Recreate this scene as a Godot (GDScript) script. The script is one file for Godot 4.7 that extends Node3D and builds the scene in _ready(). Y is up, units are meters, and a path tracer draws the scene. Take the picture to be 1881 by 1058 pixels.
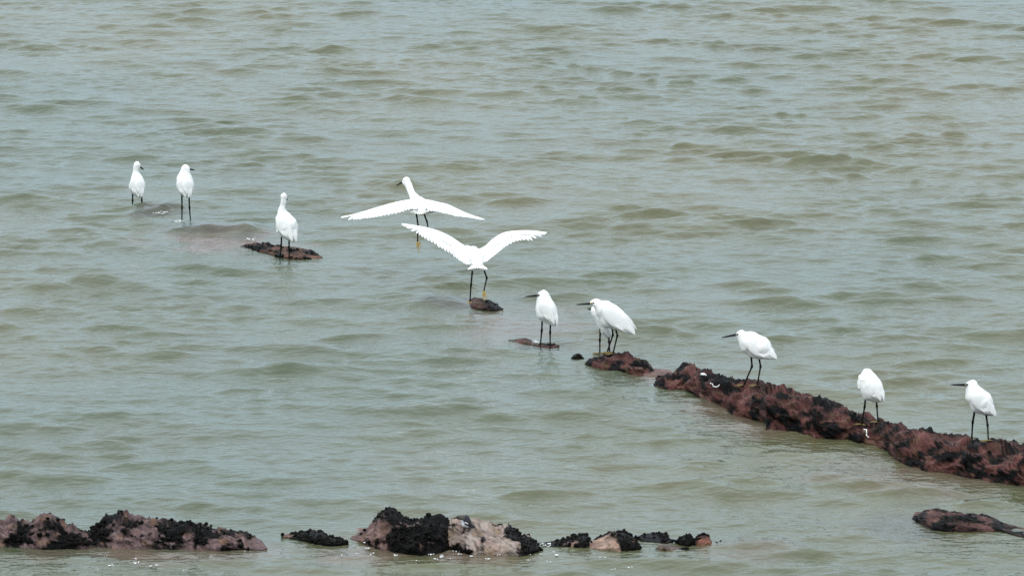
extends Node3D

# ---- the view: a long lens from a low cliff, looking down on shallow turbid water ----
const EYE := 6.4
const LENS := 9000.0
const DROP := 1569.0
var pitch := atan(DROP / LENS)

class Geo:
	var v := PackedVector3Array()
	var c := PackedColorArray()
	var i := PackedInt32Array()
	func mark() -> int:
		return i.size()
	# turn the piece added since mark so that its faces look outwards (clockwise)
	func orient(from: int):
		var vol := 0.0
		for k in range(from, i.size(), 3):
			vol += v[i[k]].dot(v[i[k + 1]].cross(v[i[k + 2]]))
		if vol > 0.0:
			for k in range(from, i.size(), 3):
				var t := i[k + 1]
				i[k + 1] = i[k + 2]
				i[k + 2] = t
	func loft(pts: Array, ws: Array, hs: Array, n: int, col := Color.WHITE):
		var from := i.size()
		var b := v.size()
		var m := pts.size()
		for k in m:
			for j in n:
				var a := TAU * j / n
				v.append(pts[k] + ws[k] * cos(a) + hs[k] * sin(a))
				c.append(col)
		v.append(pts[0]); c.append(col)
		v.append(pts[m - 1]); c.append(col)
		for k in m - 1:
			for j in n:
				var j2 := (j + 1) % n
				var p := b + k * n + j
				var q := b + k * n + j2
				i.append_array([p, q, p + n, q, q + n, p + n])
		for j in n:
			var j2 := (j + 1) % n
			i.append_array([b + m * n, b + j2, b + j])
			i.append_array([b + m * n + 1, b + (m - 1) * n + j, b + (m - 1) * n + j2])
		orient(from)
	func tube(pts: Array, rs: Array, n: int, col := Color.WHITE):
		var ws := []
		var hs := []
		var side := Vector3(0.31, 0.17, 0.93)
		for k in pts.size():
			var d: Vector3 = (pts[mini(k + 1, pts.size() - 1)] - pts[maxi(k - 1, 0)]).normalized()
			side = (side - d * side.dot(d)).normalized()
			ws.append(side * rs[k])
			hs.append(d.cross(side) * rs[k])
		loft(pts, ws, hs, n, col)
	func mesh() -> ArrayMesh:
		var nn := PackedVector3Array()
		nn.resize(v.size())
		for k in range(0, i.size(), 3):
			var a := v[i[k]]
			var f := (v[i[k + 2]] - a).cross(v[i[k + 1]] - a)
			nn[i[k]] += f
			nn[i[k + 1]] += f
			nn[i[k + 2]] += f
		for k in nn.size():
			nn[k] = nn[k].normalized() if nn[k].length_squared() > 1e-24 else Vector3.UP
		var arr := []
		arr.resize(Mesh.ARRAY_MAX)
		arr[Mesh.ARRAY_VERTEX] = v
		arr[Mesh.ARRAY_NORMAL] = nn
		arr[Mesh.ARRAY_COLOR] = c
		arr[Mesh.ARRAY_INDEX] = i
		var am := ArrayMesh.new()
		am.add_surface_from_arrays(Mesh.PRIMITIVE_TRIANGLES, arr)
		return am

var used := {}
var M := {}
var lee := []            # [x, z, reach] of the rocks, where the waves are low
var faces := []          # [Geo, lo, hi] of each rock, to stand birds on

func numbered(called: String) -> String:
	used[called] = used.get(called, -1) + 1
	return called if used[called] == 0 else "%s_%03d" % [called, used[called]]

func tag(o: Node, label: String, category: String, group := ""):
	o.set_meta("label", label)
	o.set_meta("category", category)
	if group:
		o.set_meta("group", group)

func thing(called: String, at: Vector3) -> Node3D:
	var o := Node3D.new()
	o.name = numbered(called)
	o.position = at
	add_child(o, true)
	return o

func part(called: String, g: Geo, m: Material, parent: Node3D) -> MeshInstance3D:
	var o := MeshInstance3D.new()
	o.name = called
	o.mesh = g.mesh()
	o.material_override = m
	parent.add_child(o, true)
	return o

# ---- directions of the photograph's lens ----
func ray(u: float, v: float) -> Vector3:
	var a := (u - 940.5) / LENS
	var b := -(v - 529.0) / LENS
	return (Vector3(0, -sin(pitch), -cos(pitch)) + Vector3(a, 0, 0) + Vector3(0, cos(pitch), -sin(pitch)) * b)

func ground(u: float, v: float, h := 0.0) -> Vector3:
	var d := ray(u, v)
	return Vector3(0, EYE, 0) + d * ((h - EYE) / d.y)

func project(p: Vector3) -> Vector2:
	var q := p - Vector3(0, EYE, 0)
	var f := q.dot(Vector3(0, -sin(pitch), -cos(pitch)))
	return Vector2(940.5 + LENS * q.x / f, 529.0 - LENS * q.dot(Vector3(0, cos(pitch), -sin(pitch))) / f)

func scale_at(p: Vector3) -> float:
	return LENS / (p - Vector3(0, EYE, 0)).dot(Vector3(0, -sin(pitch), -cos(pitch)))

# where the line of sight meets a rock, else the water
func spot(u: float, v: float) -> Vector3:
	var o := Vector3(0, EYE, 0)
	var d := ray(u, v).normalized()
	var best := ground(u, v)
	var dist := o.distance_to(best)
	for f in faces:
		var w: AABB = f[1]
		if w.grow(0.02).intersects_ray(o, d) == null:
			continue
		var g: Geo = f[0]
		for k in range(0, g.i.size(), 3):
			var hit = Geometry3D.ray_intersects_triangle(o, d, g.v[g.i[k]], g.v[g.i[k + 1]], g.v[g.i[k + 2]])
			if hit != null and o.distance_to(hit) < dist:
				dist = o.distance_to(hit)
				best = hit
	return best

func noise(sd: int, freq: float, oct := 1, type := FastNoiseLite.TYPE_SIMPLEX_SMOOTH) -> FastNoiseLite:
	var n := FastNoiseLite.new()
	n.seed = sd
	n.noise_type = type
	n.frequency = freq
	n.fractal_type = FastNoiseLite.FRACTAL_FBM if oct > 1 else FastNoiseLite.FRACTAL_NONE
	n.fractal_octaves = oct
	return n

func std(albedo: Color, rough: float, spec := 0.5) -> StandardMaterial3D:
	var m := StandardMaterial3D.new()
	m.albedo_color = albedo.linear_to_srgb()
	m.roughness = rough
	m.metallic_specular = spec
	return m

func bump_texture(sd: int, freq: float, oct: int, size: int, strength: float) -> ImageTexture:
	var n := noise(sd, freq, oct)
	var im := n.get_seamless_image(size, size)
	im.convert(Image.FORMAT_RGBA8)
	im.bump_map_to_normal_map(strength)
	return ImageTexture.create_from_image(im)

func materials():
	var w := std(Color.WHITE, 0.05, 0.4)
	w.vertex_color_use_as_albedo = true
	w.normal_enabled = true
	w.normal_texture = bump_texture(5, 0.02, 4, 1024, 6.0)
	w.normal_scale = 0.75
	w.uv1_scale = Vector3(0.34, 0.62, 1)
	M.water = w
	var r := std(Color.WHITE, 0.5, 0.2)
	r.vertex_color_use_as_albedo = true
	r.normal_enabled = true
	r.normal_texture = bump_texture(9, 0.03, 5, 512, 22.0)
	r.normal_scale = 1.0
	r.uv1_triplanar = true
	r.uv1_world_triplanar = true
	r.uv1_scale = Vector3.ONE * 3.0
	M.rock = r
	var mu := std(Color.WHITE, 0.65, 0.15)
	mu.vertex_color_use_as_albedo = true
	M.crust = mu
	var p := std(Color(0.87, 0.87, 0.86), 0.85, 0.2)
	p.normal_enabled = true
	p.normal_texture = bump_texture(21, 0.05, 3, 256, 6.0)
	p.normal_scale = 0.35
	p.uv1_triplanar = true
	p.uv1_scale = Vector3(14, 5, 14)
	M.plumage = p
	M.bill = std(Color(0.014, 0.014, 0.016), 0.5, 0.3)
	M.leg = std(Color(0.009, 0.009, 0.008), 0.6, 0.2)
	M.toe = std(Color(0.40, 0.26, 0.04), 0.5)
	M.dull_toe = std(Color(0.16, 0.11, 0.03), 0.6)
	M.dull_lore = std(Color(0.22, 0.21, 0.17), 0.6)
	M.lore = std(Color(0.42, 0.33, 0.12), 0.6)
	M.eye = std(Color(0.012, 0.01, 0.008), 0.15)
	M.foam = std(Color(0.8, 0.82, 0.82), 0.5)
	M.dropping = std(Color(0.75, 0.76, 0.74), 0.7)
	var s := std(Color.WHITE, 0.8, 0.3)
	s.vertex_color_use_as_albedo = true
	M.wader = s
	M.wader_leg = std(Color(0.02, 0.02, 0.023), 0.6)

# ---- rounded cones joined by a smooth minimum, meshed as surface nets ----
# prims: [a, b, ra, rb, colour]
func blob(prims: Array, cell: float, k: float, ruffle: float, sd: int) -> Geo:
	var lo := Vector3.ONE * 1e9
	var hi := Vector3.ONE * -1e9
	for p in prims:
		var r: float = maxf(p[2], p[3]) + cell * 2.5
		lo = lo.min(p[0] - Vector3.ONE * r).min(p[1] - Vector3.ONE * r)
		hi = hi.max(p[0] + Vector3.ONE * r).max(p[1] + Vector3.ONE * r)
	var nx := int((hi.x - lo.x) / cell) + 2
	var ny := int((hi.y - lo.y) / cell) + 2
	var nz := int((hi.z - lo.z) / cell) + 2
	var f := PackedFloat32Array()
	f.resize(nx * ny * nz)
	f.fill(0.08)
	var near := PackedFloat32Array()
	near.resize(f.size())
	near.fill(9.0)
	var tint := PackedColorArray()
	tint.resize(f.size())
	for p in prims:
		var a: Vector3 = p[0]
		var b: Vector3 = p[1]
		var ra: float = p[2]
		var rb: float = p[3]
		var col: Color = p[4] if p.size() > 4 else Color.WHITE
		var ab := b - a
		var ll := maxf(ab.length_squared(), 1e-9)
		var m := maxf(ra, rb) + maxf(k, cell * 2.0) + cell
		var p0 := (a.min(b) - Vector3.ONE * m - lo) / cell
		var p1 := (a.max(b) + Vector3.ONE * m - lo) / cell
		for z in range(maxi(0, int(p0.z)), mini(nz, int(p1.z) + 2)):
			for y in range(maxi(0, int(p0.y)), mini(ny, int(p1.y) + 2)):
				var row := (z * ny + y) * nx
				for x in range(maxi(0, int(p0.x)), mini(nx, int(p1.x) + 2)):
					var q := lo + Vector3(x, y, z) * cell - a
					var t := clampf(q.dot(ab) / ll, 0.0, 1.0)
					var d := (q - ab * t).length() - lerpf(ra, rb, t)
					var o := f[row + x]
					if d < near[row + x]:
						near[row + x] = d
						tint[row + x] = col
					var h := maxf(k - absf(o - d), 0.0) / k
					f[row + x] = minf(o, d) - h * h * k * 0.25
	if ruffle > 0.0:
		var rn := noise(sd, 34.0, 2)
		for z in nz:
			for y in ny:
				for x in nx:
					var id := (z * ny + y) * nx + x
					if absf(f[id]) < cell * 3.0:
						f[id] += ruffle * rn.get_noise_3d(x * cell, y * cell * 0.5, z * cell)
	var g := Geo.new()
	var at := PackedInt32Array()
	at.resize(f.size())
	at.fill(-1)
	var off := PackedInt32Array([0, 1, nx, nx + 1, nx * ny, nx * ny + 1, nx * ny + nx, nx * ny + nx + 1])
	var eds := [[0, 1], [2, 3], [4, 5], [6, 7], [0, 2], [1, 3], [4, 6], [5, 7], [0, 4], [1, 5], [2, 6], [3, 7]]
	for z in nz - 1:
		for y in ny - 1:
			for x in nx - 1:
				var id := (z * ny + y) * nx + x
				var neg := 0
				for o in off:
					if f[id + o] < 0.0:
						neg += 1
				if neg == 0 or neg == 8:
					continue
				var s := Vector3.ZERO
				var n := 0
				for e in eds:
					var fa := f[id + off[e[0]]]
					var fb := f[id + off[e[1]]]
					if (fa < 0.0) != (fb < 0.0):
						var t := fa / (fa - fb)
						var ca := Vector3(e[0] & 1, (e[0] >> 1) & 1, e[0] >> 2)
						var cb := Vector3(e[1] & 1, (e[1] >> 1) & 1, e[1] >> 2)
						s += ca.lerp(cb, t)
						n += 1
				at[id] = g.v.size()
				g.v.append(lo + (Vector3(x, y, z) + s / n) * cell)
				g.c.append(tint[id])
	for z in range(1, nz - 1):
		for y in range(1, ny - 1):
			for x in range(1, nx - 1):
				var id := (z * ny + y) * nx + x
				var inside := f[id] < 0.0
				for ax in 3:
					var st: int = [1, nx, nx * ny][ax]
					if (f[id + st] < 0.0) == inside:
						continue
					var u: int = [nx, nx * ny, 1][ax]
					var w: int = [nx * ny, 1, nx][ax]
					var q := [at[id], at[id - u], at[id - u - w], at[id - w]]
					if inside:
						g.i.append_array([q[0], q[2], q[1], q[0], q[3], q[2]])
					else:
						g.i.append_array([q[0], q[1], q[2], q[0], q[2], q[3]])
	g.orient(0)
	return g

# ---- rocks ----
# st: stations [u, v of the crest, v of the waterline in front, depth in metres]
func rock(label: String, st: Array, sd: int, opt := {}) -> Node3D:
	var step: float = opt.get("step", 0.011)
	var amp: float = opt.get("amp", 1.0)
	var around: int = opt.get("around", 72)
	var ca: Color = opt.get("a", Color(0.17, 0.075, 0.065))
	var cb: Color = opt.get("b", Color(0.26, 0.14, 0.125))
	var dark: float = opt.get("dark", 0.0)
	var dcol := Color(0.007, 0.0065, 0.006)
	var ocol: Color = opt.get("ochre", Color(0.10, 0.085, 0.04))
	var c := []
	for s in st:
		var p := ground(s[0], s[2]) - Vector3(0, 0, s[3] * 0.5)
		var h: float = maxf(0.006, (project(p).y - s[1]) / scale_at(p) / cos(pitch))
		c.append([p, h, s[3] * 0.5])
		lee.append([p.x, p.z, s[3] * 0.5])
	var line := []
	for k in c.size() - 1:
		var l: float = absf(c[k + 1][0].x - c[k][0].x)
		var n := maxi(2, int(l / step))
		for j in n:
			var t := float(j) / n
			var e := t * t * (3 - 2 * t)
			line.append([c[k][0].lerp(c[k + 1][0], t), lerpf(c[k][1], c[k + 1][1], lerpf(t, e, 0.5)), lerpf(c[k][2], c[k + 1][2], e)])
	line.append(c[c.size() - 1])
	var big := noise(sd, 3.2, 3)
	var ridge := noise(sd + 1, 6.0, 4)
	ridge.fractal_type = FastNoiseLite.FRACTAL_RIDGED
	var chip := noise(sd + 2, 15.0, 1, FastNoiseLite.TYPE_CELLULAR)
	chip.cellular_return_type = FastNoiseLite.RETURN_DISTANCE2_SUB
	var fine := noise(sd + 3, 38.0, 3)
	var lump := noise(sd + 7, 3.6, 1, FastNoiseLite.TYPE_CELLULAR)
	lump.cellular_return_type = FastNoiseLite.RETURN_DISTANCE
	lump.domain_warp_enabled = true
	lump.domain_warp_amplitude = 0.12
	lump.domain_warp_frequency = 5.0
	var pit := noise(sd + 8, 30.0, 2)
	var block := noise(sd + 9, 9.0, 1, FastNoiseLite.TYPE_CELLULAR)
	block.cellular_return_type = FastNoiseLite.RETURN_CELL_VALUE
	block.domain_warp_enabled = true
	block.domain_warp_amplitude = 0.05
	block.domain_warp_frequency = 9.0
	var patch := noise(sd + 4, 4.6, 4)
	var hue := noise(sd + 5, 7.0, 4)
	var speck := noise(sd + 6, 24.0, 3)
	var g := Geo.new()
	var rng := RandomNumberGenerator.new()
	rng.seed = sd * 77 + 1
	var lumps := []
	var m := line.size()
	for k in m:
		var endk := minf(float(k), float(m - 1 - k)) * step
		var ends := clampf(endk / 0.06, 0.0, 1.0)
		ends = sqrt(1.0 - (1.0 - ends) * (1.0 - ends))
		var p: Vector3 = line[k][0]
		var h: float = line[k][1]
		var hd: float = line[k][2] * lerpf(0.25, 1.0, ends)
		var soft := clampf(h / 0.11, 0.25, 1.0) * lerpf(0.3, 1.0, ends) * amp
		for j in around:
			# more points on the side that faces the shore and the crest
			var a := TAU * j / around
			var cz := cos(a)
			var sy := sin(a)
			var y := h * pow(absf(sy), 0.75) if sy > 0.0 else -0.16 * pow(absf(sy), 0.8)
			var q := p + Vector3(0, y, hd * signf(cz) * pow(absf(cz), 0.8))
			var out := Vector3(0, sy, cz * 0.9)
			var along: float = 0.5 * big.get_noise_3d(q.x + 40.0, q.y, q.z)
			var lq := q * Vector3(0.8, 1.5, 1.0)
			var lu := lump.get_noise_3dv(lq)
			var bv := block.get_noise_3dv(q * Vector3(0.75, 1.6, 1.0))
			var d := 0.011 * bv - 0.07 * (lu + 0.5) + 0.04 * big.get_noise_3dv(q) + 0.03 * (ridge.get_noise_3dv(q * Vector3(0.8, 1.3, 1)) - 0.35) + 0.02 * chip.get_noise_3dv(q) - 0.012 + 0.011 * fine.get_noise_3dv(q)
			q += out * d * soft + Vector3(along * 0.07 * soft, 0, 0)
			var mask := patch.get_noise_3dv(q * Vector3(1, 1.6, 1)) * 1.3 + speck.get_noise_3dv(q) * 0.35 + dark
			if opt.has("mask"):
				mask += opt.mask.call(q, project(q))
			mask += 0.25 * smoothstep(-0.45, -0.1, lu)
			var dm := smoothstep(-0.02, 0.2, mask)
			dm = maxf(dm, 0.75 * smoothstep(0.1, 0.4, pit.get_noise_3dv(q) + mask * 0.5))
			var t := clampf(0.5 + hue.get_noise_3dv(q) * 1.3, 0, 1)
			var col := ca.lerp(cb, t)
			var oc := smoothstep(0.12, 0.35, hue.get_noise_3dv(q * 1.7 + Vector3(9, 3, 5)))
			col = col.lerp(ocol, oc * opt.get("ochre_share", 0.5))
			col *= (1.0 + 0.22 * bv) * (1.0 + 0.5 * speck.get_noise_3dv(q + Vector3(3, 8, 1)))
			col = col.lerp(dcol, dm)
			col.a = 1.0
			if dm > 0.5:
				q += out * 0.008 * clampf(h / 0.08, 0.3, 1.0)
				if q.y > 0.005 and mask > 0.12 and rng.randf() < opt.get("crust", 0.16):
					lumps.append([q, out])
			g.v.append(q - Vector3(0, opt.get("sink", 0.0), 0))
			g.c.append(col)
	g.v.append(line[0][0] - Vector3(0, 0.05, 0)); g.c.append(ca)
	g.v.append(line[m - 1][0] - Vector3(0, 0.05, 0)); g.c.append(ca)
	for k in m - 1:
		for j in around:
			var p := k * around + j
			var q := k * around + (j + 1) % around
			g.i.append_array([p, q, p + around, q, q + around, p + around])
	for j in around:
		var j2 := (j + 1) % around
		g.i.append_array([m * around, j2, j, m * around + 1, (m - 1) * around + j, (m - 1) * around + j2])
	g.orient(0)
	var lo := g.v[0]
	var hi := g.v[0]
	for q in g.v:
		lo = lo.min(q)
		hi = hi.max(q)
	faces.append([g, AABB(lo, hi - lo)])
	var at := Vector3((lo.x + hi.x) / 2, 0, (lo.z + hi.z) / 2)
	var o := thing("rock", at)
	tag(o, label, "rock")
	var local := Geo.new()
	local.v = g.v.duplicate()
	local.c = g.c
	local.i = g.i
	for k in local.v.size():
		local.v[k] -= at
	part("stone", local, M.rock, o)
	if lumps.size() > 0:
		var mm := MultiMesh.new()
		mm.transform_format = MultiMesh.TRANSFORM_3D
		mm.use_colors = true
		mm.mesh = knob
		mm.instance_count = lumps.size()
		for k in lumps.size():
			var b := Basis.from_euler(Vector3(rng.randf() * TAU, rng.randf() * TAU, rng.randf() * TAU))
			b = b.scaled(Vector3.ONE * lerpf(0.003, 0.0135, pow(rng.randf(), 1.8)) * opt.get("knob", 1.0))
			mm.set_instance_transform(k, Transform3D(b, lumps[k][0] - at))
			var s := rng.randf_range(0.003, 0.010)
			mm.set_instance_color(k, Color(s, s * rng.randf_range(0.9, 1.05), s * rng.randf_range(0.7, 0.95)))
		var mi := MultiMeshInstance3D.new()
		mi.name = "shell_crust"
		mi.multimesh = mm
		mi.material_override = M.crust
		mi.set_meta("kind", "stuff")
		o.add_child(mi, true)
	return o

var knob: ArrayMesh

func make_knob():
	var g := Geo.new()
	var s := SphereMesh.new()
	s.radial_segments = 8
	s.rings = 4
	s.radius = 1.0
	s.height = 2.0
	var a := s.get_mesh_arrays()
	var n := noise(4, 0.9)
	for q in a[Mesh.ARRAY_VERTEX]:
		var k := snappedf(q.x, 0.001) + snappedf(q.y, 0.001) * 3.0
		g.v.append(q * Vector3(1.25, 0.8, 0.8) * (1.0 + 0.3 * n.get_noise_3d(q.x, q.y, q.z)))
		g.c.append(Color.WHITE)
	g.i = a[Mesh.ARRAY_INDEX]
	g.orient(0)
	knob = g.mesh()

# ---- birds ----
var S := 1.0             # pixels per metre where the bird stands
var TH := 0.0            # how steeply it is looked down on
var ORG := Vector2.ZERO  # the photo point of its base
var CROP := [1.0, 0.0, 0.0]

func ph(x: float, y: float) -> Vector2:
	return Vector2(x / CROP[0] + CROP[1], y / CROP[0] + CROP[2])

# a joint drawn at (x, y), dz metres nearer to the shore than the feet, in the bird's own axes
func J(x: float, y: float, dz := 0.0) -> Vector3:
	var p := ph(x, y)
	return Vector3((p.x - ORG.x) / S, ((ORG.y - p.y) / S + dz * sin(TH)) / cos(TH), dz)

func R(px: float) -> float:
	return px / CROP[0] / S

func begin(called: String, at: Vector3) -> Node3D:
	S = scale_at(at)
	TH = asin(EYE / maxf(EYE, at.distance_to(Vector3(0, EYE, 0)))) if at.y < 0.3 else pitch
	ORG = project(at)
	return thing(called, at)

func chain(list: Array, out: Array):
	for k in maxi(1, list.size() - 1):
		var a = list[k]
		var b = list[mini(k + 1, list.size() - 1)]
		out.append([J(a[0], a[1], a[3] if a.size() > 3 else 0.0), J(b[0], b[1], b[3] if b.size() > 3 else 0.0), R(a[2]), R(b[2])])

func bill(o: Node3D, a: Vector3, b: Vector3, r: float):
	var g := Geo.new()
	g.tube([a.lerp(b, -0.12), a, a.lerp(b, 0.35), a.lerp(b, 0.75), a.lerp(b, 0.96), b], [r * 0.8, r, r * 0.82, r * 0.58, r * 0.3, 0.0008], 10)
	part("bill", g, M.bill, o)

func ball(o: Node3D, called: String, at: Vector3, r: float, m: Material):
	var g := Geo.new()
	g.tube([at - Vector3(r, 0, 0), at - Vector3(r * 0.7, 0, 0), at, at + Vector3(r * 0.7, 0, 0), at + Vector3(r, 0, 0)], [r * 0.1, r * 0.72, r, r * 0.72, r * 0.1], 10)
	part(called, g, m, o)

# leg: hip, knee (the ankle of a wader) and foot
func leg(o: Node3D, hip: Vector3, knee: Vector3, foot: Vector3, face: Vector3, toes: bool, r := 0.006, toe_mat: Material = null):
	var g := Geo.new()
	g.tube([hip, hip.lerp(knee, 0.25), hip.lerp(knee, 0.85), knee, knee.lerp(foot, 0.14), knee.lerp(foot, 0.6), foot], [r * 1.5, r * 1.2, r * 1.0, r * 1.55, r * 0.95, r * 0.85, r * 1.0], 8)
	var l := part("leg", g, M.leg, o)
	if toes:
		foot_part(l, foot, face, toe_mat if toe_mat else M.dull_toe, Vector3.UP, 0.058, r)

func foot_part(l: Node3D, foot: Vector3, face: Vector3, m: Material, up: Vector3, length: float, r: float, droop := 0.0):
	var g := Geo.new()
	for a in [[-0.5, 0.9], [0.0, 1.0], [0.5, 0.92], [PI, 0.6]]:
		var d: Vector3 = face.rotated(up, a[0])
		var e := length * float(a[1])
		g.tube([foot + up * r * 0.4, foot + d * e * 0.35 + up * r * (0.7 - droop), foot + d * e * 0.75 + up * r * 0.3, foot + d * e], [r * 0.85, r * 0.7, r * 0.55, r * 0.18], 6)
	part("foot", g, m, l)

# one flight feather: a thin vaned blade
func feather(o: Node3D, called: String, a: Vector3, b: Vector3, side: Vector3, w: float, m: Material, bow := Vector3.ZERO) -> MeshInstance3D:
	var g := Geo.new()
	var d := (b - a).normalized()
	var s := (side - d * side.dot(d)).normalized()
	var n := d.cross(s)
	var pts := []
	var ws := []
	var hs := []
	for t in [[0.0, 0.35], [0.25, 0.8], [0.55, 1.0], [0.8, 0.86], [0.93, 0.5], [1.0, 0.06]]:
		pts.append(a.lerp(b, t[0]) + bow * (1.0 - pow(2.0 * t[0] - 1.0, 2.0)))
		ws.append(s * w * 0.5 * t[1])
		hs.append(n * 0.0011 * (1.2 - t[0]))
	g.loft(pts, ws, hs, 6)
	return part(called, g, m, o)

# a folded wing: overlapping rows of vanes lying on the body, from the shoulder to the tips
func folded_wing(o: Node3D, a: Vector3, b: Vector3, n: Vector3, w: float, sd: int):
	var rng := RandomNumberGenerator.new()
	rng.seed = sd
	var d := (b - a).normalized()
	n = (n - d * n.dot(d)).normalized()
	var s := d.cross(n)
	var g := Geo.new()
	var pts := []
	var ws := []
	var hs := []
	for t in [[0.0, 0.12, 0.2], [0.06, 0.55, 0.7], [0.2, 0.92, 1.0], [0.4, 1.0, 1.0], [0.6, 0.85, 0.85], [0.78, 0.58, 0.6], [0.92, 0.3, 0.35], [1.0, 0.05, 0.1]]:
		pts.append(a.lerp(b, t[0]))
		ws.append(s * w * 0.5 * t[1])
		hs.append(n * 0.016 * t[2])
	g.loft(pts, ws, hs, 16)
	var wing := part("folded_wing", g, M.plumage, o)
	# the vanes at its hind edge, of which the photograph shows the tips
	for k in 6:
		var t := k / 5.0
		var off := s * w * lerpf(-0.34, 0.34, t)
		var root := a.lerp(b, 0.42) + off * 0.9 + n * 0.009
		var tip := a.lerp(b, lerpf(1.06, 0.84, absf(t - 0.35) * 1.4) + rng.randf_range(-0.02, 0.03)) + off * 0.5 + n * 0.005
		feather(wing, "flight_feather", root, tip, s, w * 0.25, M.plumage, n * 0.006)

# a spread wing: stations [front x, y, dz, rear x, y, dz] from the shoulder to the tip
func spread_wing(o: Node3D, st: Array, n_feathers: int, sd: int, tip_span := 0.16):
	var rng := RandomNumberGenerator.new()
	rng.seed = sd
	var L := []
	var T := []
	for q in st:
		L.append(J(q[0], q[1], q[2]))
		T.append(J(q[3], q[4], q[5]))
	var at := func(list: Array, t: float) -> Vector3:
		var x := clampf(t, 0.0, 1.0) * (list.size() - 1)
		var k := mini(int(x), list.size() - 2)
		var p0: Vector3 = list[maxi(k - 1, 0)]
		var p3: Vector3 = list[mini(k + 2, list.size() - 1)]
		return list[k].cubic_interpolate(list[k + 1], p0, p3, x - k)
	var g := Geo.new()
	var pts := []
	var ws := []
	var hs := []
	var nst := 26
	for k in nst:
		var t := k / float(nst - 1)
		var l: Vector3 = at.call(L, t * 0.985)
		var r: Vector3 = at.call(T, t * 0.985)
		var share := lerpf(0.6, 0.42, t)
		var span: Vector3 = at.call(L, minf(1.0, t + 0.03)) - at.call(L, maxf(0.0, t - 0.03))
		var chord := (r - l) * share
		var up := span.cross(chord).normalized()
		if up.y < 0.0:
			up = -up
		pts.append(l + chord * 0.5 + up * 0.004)
		ws.append(chord * 0.5)
		hs.append(up * lerpf(0.017, 0.0035, sqrt(t)))
	g.loft(pts, ws, hs, 14)
	var wing := part("wing", g, M.plumage, o)
	for k in n_feathers:
		var t := (k + 0.5) / n_feathers
		var tr := t * lerpf(1.0, 0.86, smoothstep(0.45, 1.0, t))
		var l: Vector3 = at.call(L, tr)
		var r: Vector3 = at.call(T, tr)
		var root := l.lerp(r, 0.3)
		var tip: Vector3 = at.call(T, clampf(t + 0.02, 0, 1))
		if t > 0.8:
			tip = tip.lerp(at.call(L, 1.0), smoothstep(0.8, 1.0, t) * 0.75)
		tip += (tip - root) * rng.randf_range(-0.05, 0.06)
		var side: Vector3 = at.call(T, minf(t + 0.05, 1.0)) - at.call(T, maxf(0.0, t - 0.05))
		var wd := clampf(side.length() / 0.1 / n_feathers * 2.1, 0.018, 0.045)
		if t > 0.75:
			wd = 0.022
			side = (at.call(L, 1.0) - at.call(L, 0.9)).cross(root - tip).cross(tip - root)
		var drop := (l - r).cross(side).normalized()
		feather(wing, "flight_feather", root, tip, side, wd, M.plumage, Vector3(0, 0.004, 0))

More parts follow.
